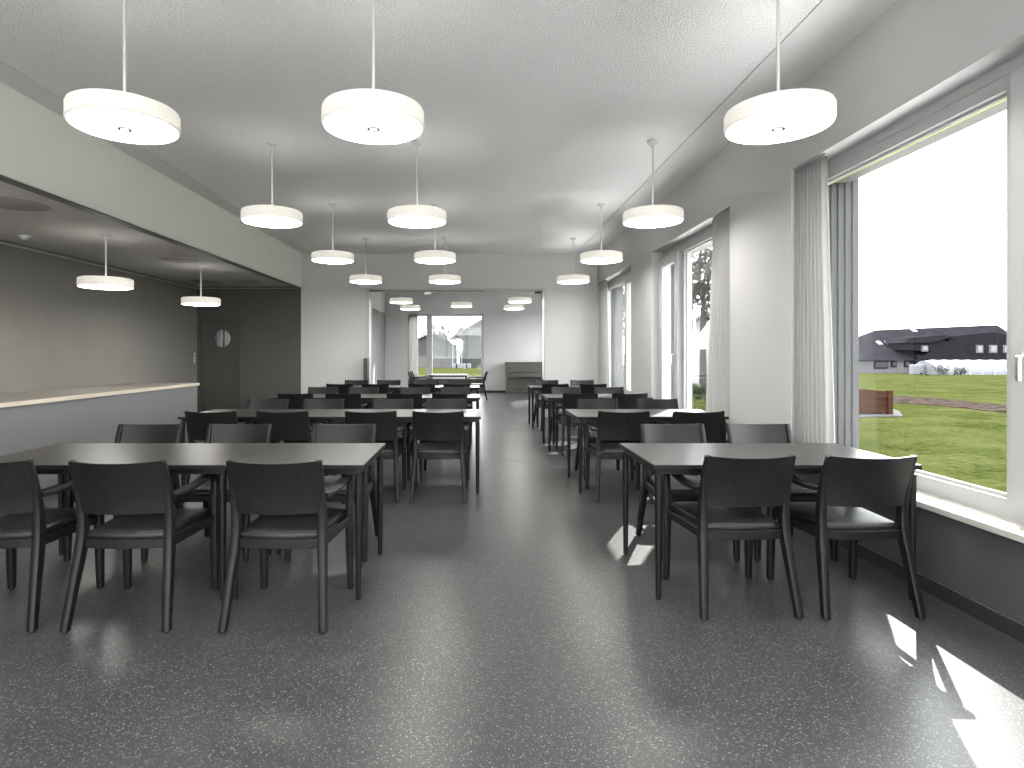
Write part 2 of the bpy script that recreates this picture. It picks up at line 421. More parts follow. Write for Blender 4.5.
# folding partition parked at the jamb
fp = empty('parked_partition_leaf', (-2.345, 12.68, 0)); tag(fp, 'narrow dark upright panel standing at the left jamb of the wall opening', 'panel')
boxo('leaf', 'dark_slim', fp, -.032, .032, -.13, .13, .02, 1.25, bev=.006)
boxo('edge_profile', 'table_edge', fp, .032, .038, -.13, .13, .02, 1.25)
boxo('foot', 'dark_slim', fp, -.045, .045, -.145, .145, 0, .02)

# door with round window
D = empty('door_1', ((DX0 + DX1) / 2, Y1 + .06, 0)); tag(D, 'dark grey door with a round glazed porthole', 'door', kind='structure')
ox, oy, oz = D.location
bm = B()
box(bm, DX0 - .05 - ox, DX0 - ox, -.07, .1, 0, DZ + .05); box(bm, DX1 - ox, DX1 + .05 - ox, -.07, .1, 0, DZ + .05); box(bm, DX0 - ox, DX1 - ox, -.07, .1, DZ, DZ + .05)
obj('door_frame', bm, 'door_paint', D)
def leaf_with_hole(bm, x0, x1, z0, z1, y0, y1, cx, cz, r, n=32):
    cor = [(x1, z1), (x0, z1), (x0, z0), (x1, z0)]
    for yy in (y0, y1):
        ring = [bm.verts.new((cx + r * math.cos(2 * math.pi * i / n), yy, cz + r * math.sin(2 * math.pi * i / n))) for i in range(n)]
        cv = [bm.verts.new((c[0], yy, c[1])) for c in cor]
        for q in range(4):
            s = q * n // 4 + n // 8; e = s + n // 4
            arc = [ring[i % n] for i in range(s, e + 1)]
            bm.faces.new([cv[q]] + arc[::1] + [cv[(q + 1) % 4]])
    bm.verts.ensure_lookup_table(); N = n + 4
    for i in range(n): bm.faces.new((bm.verts[i], bm.verts[(i + 1) % n], bm.verts[N + (i + 1) % n], bm.verts[N + i]))
    for i in range(4): bm.faces.new((bm.verts[n + i], bm.verts[n + (i + 1) % 4], bm.verts[N + n + (i + 1) % 4], bm.verts[N + n + i]))
bm = B(); pcx, pcz = -5.45 - ox, 1.67
leaf_with_hole(bm, DX0 + .004 - ox, DX1 - .004 - ox, .008, DZ - .004, -.02, .03, pcx, pcz, .19)
leaf = obj('leaf', bm, 'door_paint', D)
bm = B()
n = 32
for i in range(n):
    a0, a1 = 2 * math.pi * i / n, 2 * math.pi * (i + 1) / n
    q = []
    for yy in (-.026, -.016):
        for r in (.18, .205):
            for a in (a0, a1): q.append(bm.verts.new((pcx + r * math.cos(a), yy, pcz + r * math.sin(a))))
    for f in ((0, 1, 3, 2), (2, 3, 7, 6), (0, 1, 5, 4)): bm.faces.new([q[k] for k in f])
bmesh.ops.remove_doubles(bm, verts=bm.verts[:], dist=1e-5)
obj('porthole_ring', bm, 'door_paint', leaf)
bm = B(); bmesh.ops.create_cone(bm, cap_ends=True, segments=32, radius1=.19, radius2=.19, depth=.008, matrix=Matrix.Translation((pcx, .005, pcz)) @ Matrix.Rotation(math.pi / 2, 4, 'X'))
obj('pane', bm, 'pane_glass', leaf)
bm = B(); sweep(bm, [(DX1 - .07 - ox, -.02, 1.05), (DX1 - .07 - ox, -.07, 1.05), (DX1 - .19 - ox, -.07, 1.05)], [(.02, .02)] * 3, up=Vector((0, 0, 1)))
obj('door_handle', bm, 'door_paint', leaf)
# lobby behind the door
bm = B(); box(bm, -6.6, -3.6, 15.3, 15.4, 0, 2.8); box(bm, -3.42, -3.34, Y1b, 15.3, 0, 2.8)
box(bm, -6.75, -6.6, Y1b, 13.3, 0, 2.8); box(bm, -6.75, -6.6, 14.1, 15.4, 0, 2.8); box(bm, -6.75, -6.6, 13.3, 14.1, 0, 1.2); box(bm, -6.75, -6.6, 13.3, 14.1, 2.1, 2.8)  # unseen side wall with an opening, added to set the lobby's brightness
struct('wall_lobby', bm, 'white_paint', 'pale wall of the lobby seen through the door porthole')
bm = B(); box(bm, -6.6, -3.34, Y1b, 15.4, -.05, 0)
struct('floor_lobby', bm, 'terrazzo', 'terrazzo floor of the lobby behind the door')
bm = B(); box(bm, -6.6, -3.3, Y1b, 15.4, 2.8, 2.95)  # unseen cover, added to keep sky light out of the lobby
struct('ceiling_lobby', bm, 'white_paint', 'white ceiling over the lobby behind the door, added to dim it')
bm = B(); box(bm, -6.06, -5.98, 14.2, 14.28, 0, 2.8)
struct('trim_5', bm, 'dark_slim', 'dark upright post behind the door porthole')

# left wall, rear wall
bm = B(); box(bm, XL - .2, XL, Y0 - .2, Y1, -.05, ZC); struct('wall_left', bm, 'taupe_wall', 'taupe wall behind the serving counter')
bm = B(); box(bm, XL, XL + .012, Y0, Y1, ZB - .03, ZB - .008)
struct('trim_6', bm, 'sill_stone', 'thin pale cornice line at the top of the taupe wall')
bm = B(); box(bm, XL, XS - .02, Y1 - .012, Y1, ZB - .02, ZB - .008)
struct('trim_7', bm, 'sill_stone', 'thin pale cornice line at the top of the dark end wall')
RW = (-5.4, 2.2, .15, 3.40)  # unseen rear glazing, added to let sky light into the room
bm = B()
box(bm, XL - .2, RW[0], Y0 - .2, Y0, -.05, ZC + .1); box(bm, RW[1], XR + .2, Y0 - .2, Y0, -.05, ZC + .1)
box(bm, RW[0], RW[1], Y0 - .2, Y0, -.05, RW[2]); box(bm, RW[0], RW[1], Y0 - .2, Y0, RW[3], ZC + .1)
struct('wall_rear', bm, 'white_paint', 'white rear wall with a wide opening added for light')
W = empty('window_8', (0, Y0 - .1, RW[2])); tag(W, 'unseen wide glazed front added in the rear wall for light', 'window', kind='structure')
bm = B()
nb = 5; bw_ = (RW[1] - RW[0]) / nb
for i in range(nb + 1): box(bm, RW[0] + i * bw_ - .04, RW[0] + i * bw_ + .04, -.04, .04, 0, RW[3] - RW[2])
box(bm, RW[0], RW[1], -.04, .04, 0, .08); box(bm, RW[0], RW[1], -.04, .04, RW[3] - RW[2] - .08, RW[3] - RW[2])
obj('frame', bm, 'window_white', W)
for i in range(nb): boxo('pane', 'pane_glass', W, RW[0] + i * bw_ + .04, RW[0] + (i + 1) * bw_ - .04, -.003, .003, .08, RW[3] - RW[2] - .08)
sw_ = empty('light_switch', (XL, 12.72, 1.26)); tag(sw_, 'slim white light switch strip on the taupe wall near the door', 'switch')
boxo('plate', 'disc_grey', sw_, 0, .012, -.04, .04, -.12, .12, bev=.002)
for k in (-1, 0, 1): boxo('rocker', 'bay_plaster', sw_, .012, .017, -.03, .03, k * .075 - .03, k * .075 + .03)

# piano room
WB0, WB1 = -2.43, .20
bm = B()
box(bm, XFL - .2, WB0, Y2, Y2 + .35, -.05, ZC + .1); box(bm, WB1, XR + .1, Y2, Y2 + .35, -.05, ZC + .1)
box(bm, WB0, WB1, Y2, Y2 + .35, ZL - .08, ZC + .1); box(bm, WB0, WB1, Y2 + .01, Y2 + .35, -.05, ZS)
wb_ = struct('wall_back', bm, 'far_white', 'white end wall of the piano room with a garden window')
boxo('window_apron', 'dark_panel', wb_, WB0, WB1, Y2 - .006, Y2 + .01, .0, ZS)
bm = B(); box(bm, WB1, XR, Y2 - .014, Y2, 0, .075); struct('baseboard_back', bm, 'baseboard', 'black skirting of the piano room end wall')
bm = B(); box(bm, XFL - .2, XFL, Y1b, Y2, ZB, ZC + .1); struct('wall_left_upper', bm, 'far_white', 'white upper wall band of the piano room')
bm = B(); box(bm, XFL - .2, XFL - .02, Y1b, Y2, -.05, ZB)
wfl = struct('wall_left_far', bm, 'grey_gate', 'tall grey panelled wall of the piano room')
for k in range(5):
    ya = 13.2 + k * 1.56
    boxo('panel', 'grey_gate', wfl, XFL - .02, XFL, ya, ya + 1.545, .02, ZB - .004)
# back window
W = empty('window_7', (0, Y2 + .12, ZS)); tag(W, 'white framed garden window at the end of the piano room', 'window', kind='structure')
ox, oy, oz = W.location
zt = ZL - .08
bm = B()
def fb(x0, x1, z0, z1, y0=-.02, y1=.06): box(bm, x0, x1, y0, y1, z0 - oz, z1 - oz)
fb(WB0, WB1, 2.66, zt); fb(WB0, WB1, ZS + .03, .57); fb(WB0, WB0 + .07, .57, 2.66); fb(WB1 - .08, WB1, .57, 2.66); fb(-1.80, -1.60, .57, 2.66)
obj('frame', bm, 'window_white', W)
for x0, x1 in ((WB0 + .07, -1.80), (-1.60, WB1 - .08)):
    bm = B(); box(bm, x0, x1, .02, .026, .57 - oz, 2.66 - oz); obj('pane', bm, 'pane_glass', W)
bm = B(); box(bm, WB0, WB1, -.17, -.02, 0, .035, bev=.003); obj('sill', bm, 'sill_stone', W)
bm = B(); sweep(bm, [(-1.70, -.02, .75), (-1.70, -.06, .75), (-1.70, -.06, .64)], [(.02, .02)] * 3); obj('handle', bm, 'steel', W)

# ------------------------------------------------------------------ serving counter
C = empty('serving_counter', (-4.55, 4.0, 0)); tag(C, 'long grey serving counter with a pale-edged wooden top', 'counter')
CY0, CY1, CX0, CX1, CZ = -2.5, 8.92, -5.06, -4.12, .915
def cb(name, m, x0, x1, y0, y1, z0, z1, bev=0, parent=None):
    bm = B(); box(bm, x0 + 4.55, x1 + 4.55, y0 - 4, y1 - 4, z0, z1, bev=bev); return obj(name, bm, m, parent or C)
body = cb('body', 'counter_front', CX0, CX1 - .035, CY0, CY1 - .02, 0, CZ - .035)
ys = [-2.5, -.2, 2.1, 4.4, 6.7, 8.92]
cb('front_panel', 'counter_front', CX1 - .035, CX1 - .015, CY0, CY1 - .01, .06, CZ - .035)
cb('kick_plate', 'baseboard', CX1 - .035, CX1 - .028, CY0, CY1 - .02, .0, .06)
cb('worktop', 'counter_top', CX0 - .01, CX1 - .006, CY0, CY1, CZ - .035, CZ)
cb('edge_strip', 'counter_edge', CX1 - .006, CX1 + .012, CY0, CY1 + .006, CZ - .038, CZ + .001)

# round grey ceiling discs and detector
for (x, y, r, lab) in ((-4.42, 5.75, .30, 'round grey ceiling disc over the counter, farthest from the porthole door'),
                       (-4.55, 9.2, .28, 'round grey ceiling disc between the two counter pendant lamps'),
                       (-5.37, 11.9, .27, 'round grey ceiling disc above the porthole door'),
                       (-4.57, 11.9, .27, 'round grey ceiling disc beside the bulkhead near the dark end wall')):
    e = empty('ceiling_disc', (x, y, ZB + .02)); tag(e, lab, 'round_disc', 'round discs in the lowered ceiling')
    bm = B(); lathe(bm, [(0, -.008), (r - .01, -.008), (r, -.004), (r, 0)]); obj('disc_face', bm, 'disc_grey', e, smooth=30)  # plain flat grey disc on the lowered ceiling
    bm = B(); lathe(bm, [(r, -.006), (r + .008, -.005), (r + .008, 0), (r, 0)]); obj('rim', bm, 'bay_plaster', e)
sd = empty('smoke_detector', (-5.5, 7.35, ZB + .02)); tag(sd, 'small white smoke detector on the lowered ceiling', 'detector')
bm = B(); lathe(bm, [(0, -.045), (.03, -.044), (.05, -.02), (.055, 0)], 20); obj('housing', bm, 'rod_white', sd, smooth=40)
bm = B(); lathe(bm, [(0, -.016), (.07, -.014), (.075, 0)], 20); obj('base', bm, 'band_paint', sd, smooth=40)

# ------------------------------------------------------------------ pendant lamps
LR = .295
def make_lamp(zceil, zbot):
    root = empty('pendant_lamp')
    h = .112
    bm = B(); lathe(bm, [(LR - .012, zbot + .004), (LR - .003, zbot + .014), (LR, zbot + .016), (LR, zbot + h - .02), (LR - .006, zbot + h - .006), (LR - .02, zbot + h)], 48)
    obj('shade', bm, 'lamp_side', root, smooth=35)
    bm = B(); lathe(bm, [(LR - .02, zbot + h - .001), (0, zbot + h - .001)], 48); obj('added_uplight', bm, 'lamp_top', root)
    bm = B(); lathe(bm, [(0, zbot), (LR - .03, zbot), (LR - .012, zbot + .0035)], 48); d = obj('diffuser', bm, 'lamp_diffuser', root, smooth=35)
    bm = B(); lathe(bm, [(.024, zbot), (.024, zbot - .010), (.040, zbot - .010), (.042, zbot)], 24); obj('ring', bm, 'ring_grey', d, smooth=30)
    bm = B(); cyl(bm, 0, 0, zbot + h, zceil - .02, .009, n=12); obj('rod', bm, 'rod_white', root, smooth=40)
    bm = B(); lathe(bm, [(.009, zceil - .06), (.018, zceil - .055), (.018, zceil - .03), (.05, zceil - .022), (.055, zceil - .012), (.055, zceil), (0, zceil)], 24); obj('canopy', bm, 'rod_white', root, smooth=35)
    return root
def set_loc(root, x, y, label, group):
    root.location = (x, y, 0); tag(root, label, 'lamp', group)
ordn = ['first', 'second', 'third', 'fourth', 'added fifth', 'sixth']
proto = None
lines = [(-2.065, 'line beside the bulkhead'), (-.611, 'line over the aisle tables'), (1.754, 'line along the windows')]
for k in range(5):                                       # k = 0 is next to the far wall; last row is unseen, added for light
    y = 11.14 - k * 2.535
    for x, nm in lines:
        if proto is None: proto = make_lamp(ZC, 2.659); o = proto
        else: o = copy_tree(proto)
        set_loc(o, x, y, 'white drum pendant lamp, %s from the wall opening in the %s' % (ordn[k], nm), 'dining room pendant lamps')
for i, (x, y) in enumerate(((-1.98, 15.6), (-2.0, 17.9), (-.46, 16.9), (1.07, 15.45), (1.06, 17.8))):
    o = copy_tree(proto)
    lab = ['white drum pendant of the grey-wall pair, nearer the opening', 'white drum pendant of the grey-wall pair, nearer the garden window',
           'single white drum pendant in the middle of the piano room', 'white drum pendant of the piano-side pair, nearer the opening', 'white drum pendant of the piano-side pair, nearer the piano'][i]
    set_loc(o, x, y, lab, 'piano room pendant lamps')
bayp = make_lamp(ZB + .02, 2.14)
set_loc(bayp, -4.51, 9.85, 'low white drum pendant over the counter end near the porthole door', 'counter pendant lamps')
o = copy_tree(bayp); set_loc(o, -4.49, 7.30, 'low white drum pendant over the counter, between two ceiling discs', 'counter pendant lamps')
o = copy_tree(bayp); set_loc(o, -4.49, 4.76, 'low white drum pendant over the counter, unseen third one added for light', 'counter pendant lamps')  # out-of-view lamp, added to help light the room

# ------------------------------------------------------------------ tables
def make_table(L, Dp=.80, h=.74):
    root = empty('dining_table'); a, b = L / 2, Dp / 2
    bm = B(); box(bm, -a + .001, a - .001, -b + .001, b - .001, h - .006, h); obj('tabletop', bm, 'table_top', root)
    bm = B(); box(bm, -a, a, -b, b, h - .026, h - .006, bev=.002); obj('edge_board', bm, 'table_edge', root)
    bm = B()
    for sx in (-1, 1): box(bm, *sorted((sx * (a - .02), sx * (a - .045))), -b + .03, b - .03, h - .056, h - .026)
    for sy in (-1, 1): box(bm, -a + .045, a - .045, *sorted((sy * (b - .03), sy * (b - .055))), h - .056, h - .026)
    obj('under_frame', bm, 'table_steel', root)
    for sx in (-1, 1):
        for sy in (-1, 1):
            bm = B(); x, y = sx * (a - .033), sy * (b - .033)
            cyl(bm, x, y, .012, h - .056, .0155, .022, n=14); leg = obj('leg', bm, 'table_steel', root, smooth=40)
            bm = B(); cyl(bm, x, y, 0, .012, .0125, n=14); obj('glide', bm, 'glide', leg)
    return root
tl = make_table(1.45); ts = make_table(.74); used = {'l': False, 's': False}
ROWY = [10.84, 8.30, 5.79, 3.27]       # front edges, counted from the wall opening
def put_table(kind, x0, y0, label, group):
    src, L = (tl, 1.45) if kind == 'l' else (ts, .74)
    o = src if not used[kind] else copy_tree(src); used[kind] = True
    o.location = (x0 + L / 2, y0 + .40, 0); tag(o, label, 'table', group)
for k, y in enumerate(ROWY):
    put_table('l', .952, y, 'dark rectangular table beside the windows, %s row from the wall opening' % ordn[k], 'window-side tables')
    if k < 3:
        put_table('l', -1.422, y, 'dark table at the aisle end of its pair, %s counter-side row from the opening' % ordn[k], 'counter-side tables')
        put_table('l', -2.874, y, 'dark table at the counter end of its pair, %s counter-side row from the opening' % ordn[k], 'counter-side tables')
    else:
        put_table('s', -1.36, y, 'small square dark table joined to the end of a longer one', 'counter-side tables')
        put_table('l', -2.812, y, 'long dark table joined to a small square one', 'counter-side tables')
o = make_table(1.1); o.location = (-.86, 17.7, 0); tag(o, 'table standing alone by the garden window of the piano room', 'table', 'piano room furniture')

# ------------------------------------------------------------------ chairs
def make_chair():
    root = empty('armchair')
    X = Vector((1, 0, 0))
    def lerp(pts, n=5):
        # smooth Catmull-Rom through the points
        out = []
        P_ = [Vector(p) for p in pts]
        for i in range(len(P_) - 1):
            p0, p1, p2, p3 = P_[max(i - 1, 0)], P_[i], P_[i + 1], P_[min(i + 2, len(P_) - 1)]
            for k in range(n):
                t = k / n
                out.append(.5 * ((2 * p1) + (p2 - p0) * t + (2 * p0 - 5 * p1 + 4 * p2 - p3) * t * t + (3 * p1 - p0 - 3 * p2 + p3) * t ** 3))
        out.append(P_[-1]); return out
    for s in (-1, 1):
        pts = lerp([(s * .243, -.280, .008), (s * .229, -.236, .21), (s * .215, -.192, .42), (s * .214, -.193, .56), (s * .216, -.222, .70), (s * .218, -.266, .824)], 4)
        n = len(pts)
        dims = []
        for p in pts:
            z = p.z
            d = .036 + .018 * min(1, z / .40) if z < .45 else .054 - .034 * (z - .45) / .38
            wx = .034 + .006 * min(1, z / .4) if z < .45 else .040 - .012 * (z - .45) / .38
            dims.append((wx, d))
        bm = B(); sweep(bm, pts, dims, up=X); lg = obj('rear_leg', bm, 'chair_wood', root, smooth=45)
        bm = B(); cyl(bm, s * .243, -.280, 0, .010, .011, n=10); obj('glide', bm, 'glide', lg)
        pts = [(s * .248, .268, .008), (s * .247, .262, .20), (s * .246, .256, .42), (s * .249, .253, .56)] + [(s * .2505, .252, .61), (s * .2505, .246, .645), (s * .250, .230, .664)]
        dims = [(.032, .030), (.038, .038), (.040, .046), (.036, .038), (.034, .032), (.034, .026), (.036, .022)]
        bm = B(); sweep(bm, pts, dims, up=X); lg = obj('front_leg', bm, 'chair_wood', root, smooth=45)
        bm = B(); cyl(bm, s * .248, .268, 0, .010, .011, n=10); obj('glide', bm, 'glide', lg)
        pts = lerp([(s * .250, .246, .657), (s * .252, .16, .668), (s * .256, .04, .658), (s * .250, -.09, .645), (s * .230, -.195, .643)], 4)
        dims = [(.036 + .012 * math.sin(math.pi * i / (len(pts) - 1)), .020) for i in range(len(pts))]
        bm = B(); sweep(bm, pts, dims, up=X); obj('armrest', bm, 'chair_wood', root, smooth=45)
    # back panel, bowed backwards
    def panel(bm, x1, z0, z1, y_of, t, n=14, m=6, sag=0.0):
        A, Bv = {}, {}
        for i in range(n + 1):
            u = -1 + 2 * i / n
            for j in range(m + 1):
                v = j / m; z = z0 + (z1 - z0) * v - (sag * (1 - u * u) if j == m else 0)
                y = y_of(z) - .045 * (1 - u * u)
                A[i, j] = bm.verts.new((x1 * u, y - t / 2, z)); Bv[i, j] = bm.verts.new((x1 * u, y + t / 2, z))
        for i in range(n):
            for j in range(m):
                bm.faces.new((A[i, j], A[i + 1, j], A[i + 1, j + 1], A[i, j + 1])); bm.faces.new((Bv[i, j], Bv[i, j + 1], Bv[i + 1, j + 1], Bv[i + 1, j]))
        for i in range(n):
            for j in (0, m): bm.faces.new((A[i, j], Bv[i, j], Bv[i + 1, j], A[i + 1, j]))
        for j in range(m):
            for i in (0, n): bm.faces.new((A[i, j], A[i, j + 1], Bv[i, j + 1], Bv[i, j]))
    def yb(z):
        return -.193 - .075 * max(0, (z - .55) / .28) ** 1.5 - .008
    bm = B(); panel(bm, .219, .560, .826, yb, .014, sag=.008); obj('backrest', bm, 'chair_back', root, smooth=50)
    # seat frame: four rails, the rear one bowed
    bm = B()
    def rail(pts, w_, h_): sweep(bm, pts, [(h_, w_)] * len(pts), up=Vector((0, 0, 1)), ch=.12)
    zr = .406
    rail([(-.21 + .42 * i / 8, -.188 - .022 * (1 - (2 * i / 8 - 1) ** 2), zr) for i in range(9)], .022, .046)
    rail([(-.235, .252, zr), (.235, .252, zr)], .024, .046)
    for s in (-1, 1): rail([(s * .213, -.185, zr), (s * .245, .255, zr)], .024, .046)
    obj('seat_frame', bm, 'chair_wood', root, smooth=40)
    # upholstered pad
    bm = B()
    out = []
    n = 10
    for i in range(n + 1):
        u = -1 + 2 * i / n; out.append((u * .196, -.186 - .024 * (1 - u * u)))
    for i in range(n + 1):
        u = 1 - 2 * i / n; out.append((u * .228, .262 + .008 * (1 - u * u)))
    def ring(sc, z): return [bm.verts.new((x * sc, (y - .035) * sc + .035, z)) for x, y in out]
    rs = [ring(.985, .424), ring(1.0, .432), ring(1.0, .448), ring(.985, .458), ring(.93, .464), ring(.6, .466)]
    for a, b in zip(rs, rs[1:]):
        for i in range(len(a)): bm.faces.new((a[i], a[(i + 1) % len(a)], b[(i + 1) % len(a)], b[i]))
    bm.faces.new(rs[0][::-1]); bm.faces.new(rs[-1])
    obj('seat_pad', bm, 'leather', root, smooth=60)
    return root
chair = make_chair(); cu = [False]
def put_chair(x, y, rz, label, group):
    o = chair if not cu[0] else copy_tree(chair); cu[0] = True
    o.location = (x, y, 0); o.rotation_euler[2] = rz; tag(o, label, 'chair', group)
R = random.Random(3)
seatw = ['aisle-end seat', 'second from aisle', 'third from aisle', 'counter-end seat']
for k, y in enumerate(ROWY):
    cn = y + .40
    LX = [-.365, -.98, -1.775, -2.41] if k < 3 else [-.980, -1.745, -2.40]
    names = seatw if k < 3 else [seatw[0], 'middle seat', seatw[3]]
    for i, x in enumerate(LX):
        for side, nm in ((-1, 'facing the piano room'), (1, 'back to the piano room')):
            jx, jr = (R.uniform(-.012, .012), R.uniform(-.02, .02)) if k < 3 else (0, (-.02, .015, .03)[i] if side < 0 else 0)
            put_chair(x + jx, cn + side * (.48 if k < 3 else (.483 if side < 0 else .50)), (0 if side < 0 else math.pi) + jr,
                      'armchair, %s, %s, %s counter-side row from opening' % (names[i], nm, ordn[k]), 'armchairs at the counter-side tables')
    RX = [1.33, 2.0] if k < 3 else [1.372, 1.988]
    RF = [1.36, 2.05] if k < 3 else [1.425, 2.055]
    for i in range(2):
        for side, nm in ((-1, 'facing the piano room'), (1, 'back to the piano room')):
            x = (RX if side < 0 else RF)[i]
            jx, jr = (R.uniform(-.02, .02), R.uniform(-.03, .03)) if k < 3 else (0, 0)
            yy = cn + side * (.48 if k < 3 or side < 0 else .51)
            if k == 3 and side < 0: yy = 3.33; jr = (.03, .02)[i]
            put_chair(x + jx, yy, (0 if side < 0 else math.pi) + jr,
                      'black armchair, %s, %s, %s window-side row from opening' % (('aisle-end seat', 'window-end seat')[i], nm, ordn[k]), 'armchairs at the window-side tables')
put_chair(-1.70, 17.36, -math.pi / 2, 'black armchair by the lone piano room table, nearer the opening, backed to grey wall', 'piano room furniture')
put_chair(-1.72, 18.04, -math.pi / 2, 'black armchair by the lone piano room table, nearer the window, backed to grey wall', 'piano room furniture')
put_chair(-.02, 17.75, math.pi / 2, 'black armchair by the lone piano room table, backed to the piano', 'piano room furniture')

# ------------------------------------------------------------------ piano
pn = empty('upright_piano', (1.735, 20.75, 0)); tag(pn, 'brown-grey upright piano against the white end wall', 'piano')
def pb(name, m, *a, bev=0, parent=None): return boxo(name, m, parent or pn, *a, bev=bev)
pb('case', 'piano_wood', -.74, .74, -.02, .28, .08, 1.02)
for s in (-1, 1): pb('side_panel', 'piano_wood', *sorted((s * .74, s * .775)), -.30, .29, .0, 1.04, bev=.004)
pb('lid', 'piano_wood', -.785, .785, -.06, .29, 1.04, 1.065, bev=.004)
pb('upper_panel', 'piano_wood', -.73, .73, -.045, -.02, .72, 1.03, bev=.003)
kb = pb('key_bed', 'piano_wood', -.74, .74, -.29, -.02, .56, .62, bev=.003)
pb('fallboard', 'piano_wood', -.73, .73, -.28, -.03, .62, .70, bev=.01)
pb('lower_panel', 'piano_wood', -.73, .73, -.045, -.02, .14, .55, bev=.003)
pb('plinth', 'piano_wood', -.74, .74, -.06, .28, 0, .08)
for x in (-.12, 0, .12): pb('pedal', 'brass', x - .02, x + .02, -.13, -.04, .05, .065)

# ------------------------------------------------------------------ curtains
def curtain(name, ya, yb, x, z0, z1, label, flare=0.0, amp=.028, pleats=9, seed=0, axis='y', spread_at=1):
    rr = random.Random(seed)
    n, m = pleats * 10, 14
    ph = [rr.uniform(-.5, .5) for _ in range(4)]
    e = empty(name, (0, 0, z1)); tag(e, label, 'curtain', 'white curtains')
    bm = B(); V = {}
    for j in range(m + 1):
        v = j / m
        for i in range(n + 1):
            u = i / n
            a = amp * (1 + .35 * math.sin(3 * u + ph[0])) * (.75 + .35 * (1 - v))
            off = a * math.sin(2 * math.pi * pleats * u + ph[1] + .5 * math.sin(4 * u + 3 * (1 - v) + ph[2]))
            if spread_at > 0: y = ya - flare * (1 - v) ** 1.3 + (yb - ya + flare * (1 - v) ** 1.3) * u
            else: y = ya + (yb - ya + flare * (1 - v) ** 1.3) * u
            z = z0 + (z1 - z0) * v
            V[i, j] = bm.verts.new((x + off, y, z - z1) if axis == 'y' else (y, x + off, z - z1))
    for i in range(n):
        for j in range(m): bm.faces.new((V[i, j], V[i + 1, j], V[i + 1, j + 1], V[i, j + 1]))
    f = obj('fabric', bm, 'curtain_fabric', e, smooth=80)
    sm = f.modifiers.new('thickness', 'SOLIDIFY'); sm.thickness = .003
    bm = B()
    if axis == 'y': box(bm, x - .012, x + .012, ya - .02, yb + .0, -.002, .012)
    else: box(bm, ya, yb, x - .012, x + .012, -.002, .012)
    obj('track', bm, 'window_white', e)
    return e
curtain('curtain', 4.50, 4.90, 2.582, ZS + .045, ZL - .012, 'white pleated curtain beside the farmhouse window', flare=.10, seed=1)
curtain('curtain', 6.12, 6.62, 2.582, ZS + .045, ZL - .012, 'white pleated curtain beside the window with the parasol view', flare=.22, seed=2, spread_at=-1)
curtain('curtain', 12.15, 12.80, 2.582, ZS + .045, ZL - .012, 'white pleated curtain in the corner by the wall opening', flare=.25, seed=3)
curtain('curtain', WB0 + .0, WB0 + .34, Y2 + .03, ZS + .045, zt - .012, 'white pleated curtain at the piano room garden window', amp=.02, pleats=6, seed=4, axis='x')

# ------------------------------------------------------------------ outdoors
GS = .0125
def gz(y): return -.25 - GS * (y - 5)
def gpt(px, py):
    s = (py - VY) / F
    Y = (H + .25 - 5 * GS) / (s - GS)
    return Vector(((px - VX) / F * Y, Y, gz(Y)))
bm = B()
xs = [-120, -60, -30, -15, -6.2] ; 
def quad(bm, x0, x1, y0, y1, dz=0):
    vs_ = [bm.verts.new((x, y, gz(y) + dz)) for x, y in ((x0, y0), (x1, y0), (x1, y1), (x0, y1))]; bm.faces.new(vs_)
quad(bm, 3.0, 260, -60, 320); quad(bm, -200, 3.0, 21.4, 320); quad(bm, -200, 3.0, -60, -3.3); quad(bm, -200, -6.3, -3.3, 21.4)
tag(obj('lawn', bm, 'grass'), 'green lawn around the building', 'lawn', kind='structure')
bm = B()  # unseen pale ground strip, added to throw daylight up onto the ceiling
quad(bm, 3.06, 5.5, -24, 26, .03); quad(bm, -14, 3.06, -24, -3.2, .03); quad(bm, -4.2, 3.06, 21.42, 24.2, .03)
tag(obj('bounce_strip', bm, 'bounce_paving'), 'pale strip along the outer walls, added to bounce light indoors', 'bounce_paving', kind='structure')
# soil strip and gravel
def patch(name, poly, m, label, cat, dz=.02):
    bm = B(); top = [bm.verts.new(gpt(*p) + Vector((0, 0, dz))) for p in poly]; bot = [bm.verts.new(gpt(*p) - Vector((0, 0, .05))) for p in poly]
    bm.faces.new(top); bm.faces.new(bot[::-1])
    for i in range(len(poly)): bm.faces.new((top[i], bot[i], bot[(i + 1) % len(poly)], top[(i + 1) % len(poly)]))
    return tag(obj(name, bm, m), label, cat)
patch('soil_bed', [(845, 394), (888, 395.5), (930, 398), (960, 401), (990, 404), (1040, 408), (1090, 414), (1040, 415), (1000, 412.5), (960, 408), (920, 404.5), (880, 402.5), (845, 402)], 'soil', 'long brown bed of bare soil across the lawn', 'soil bed')
patch('gravel_patch', [(840, 418), (880, 417), (903, 416.5), (899, 412), (889, 408), (850, 408)], 'gravel', 'grey gravel patch at the foot of the wooden planter', 'gravel', dz=.025)
# wooden planter
pc = gpt(889, 415) + Vector((0, 0, .027))
pl = empty('wooden_planter', pc); tag(pl, 'brown plank raised planter with corner posts on the lawn', 'planter')
for k in range(3):
    z0 = .03 + k * .21
    boxo('plank', 'planks', pl, -2.6, -.05, .0, .05, z0, z0 + .195)
    boxo('plank', 'planks', pl, -.05, .0, .05, 2.4, z0, z0 + .195)
    boxo('plank', 'planks', pl, -2.6, -.05, 2.35, 2.4, z0, z0 + .195)
for x, y in ((-.06, -.07), (-.06, 2.33), (-2.6, -.07)): boxo('post', 'planks', pl, x, x + .13, y, y + .13, 0, .67)
boxo('soil_fill', 'soil', pl, -2.6, -.05, .05, 2.35, .02, .5)

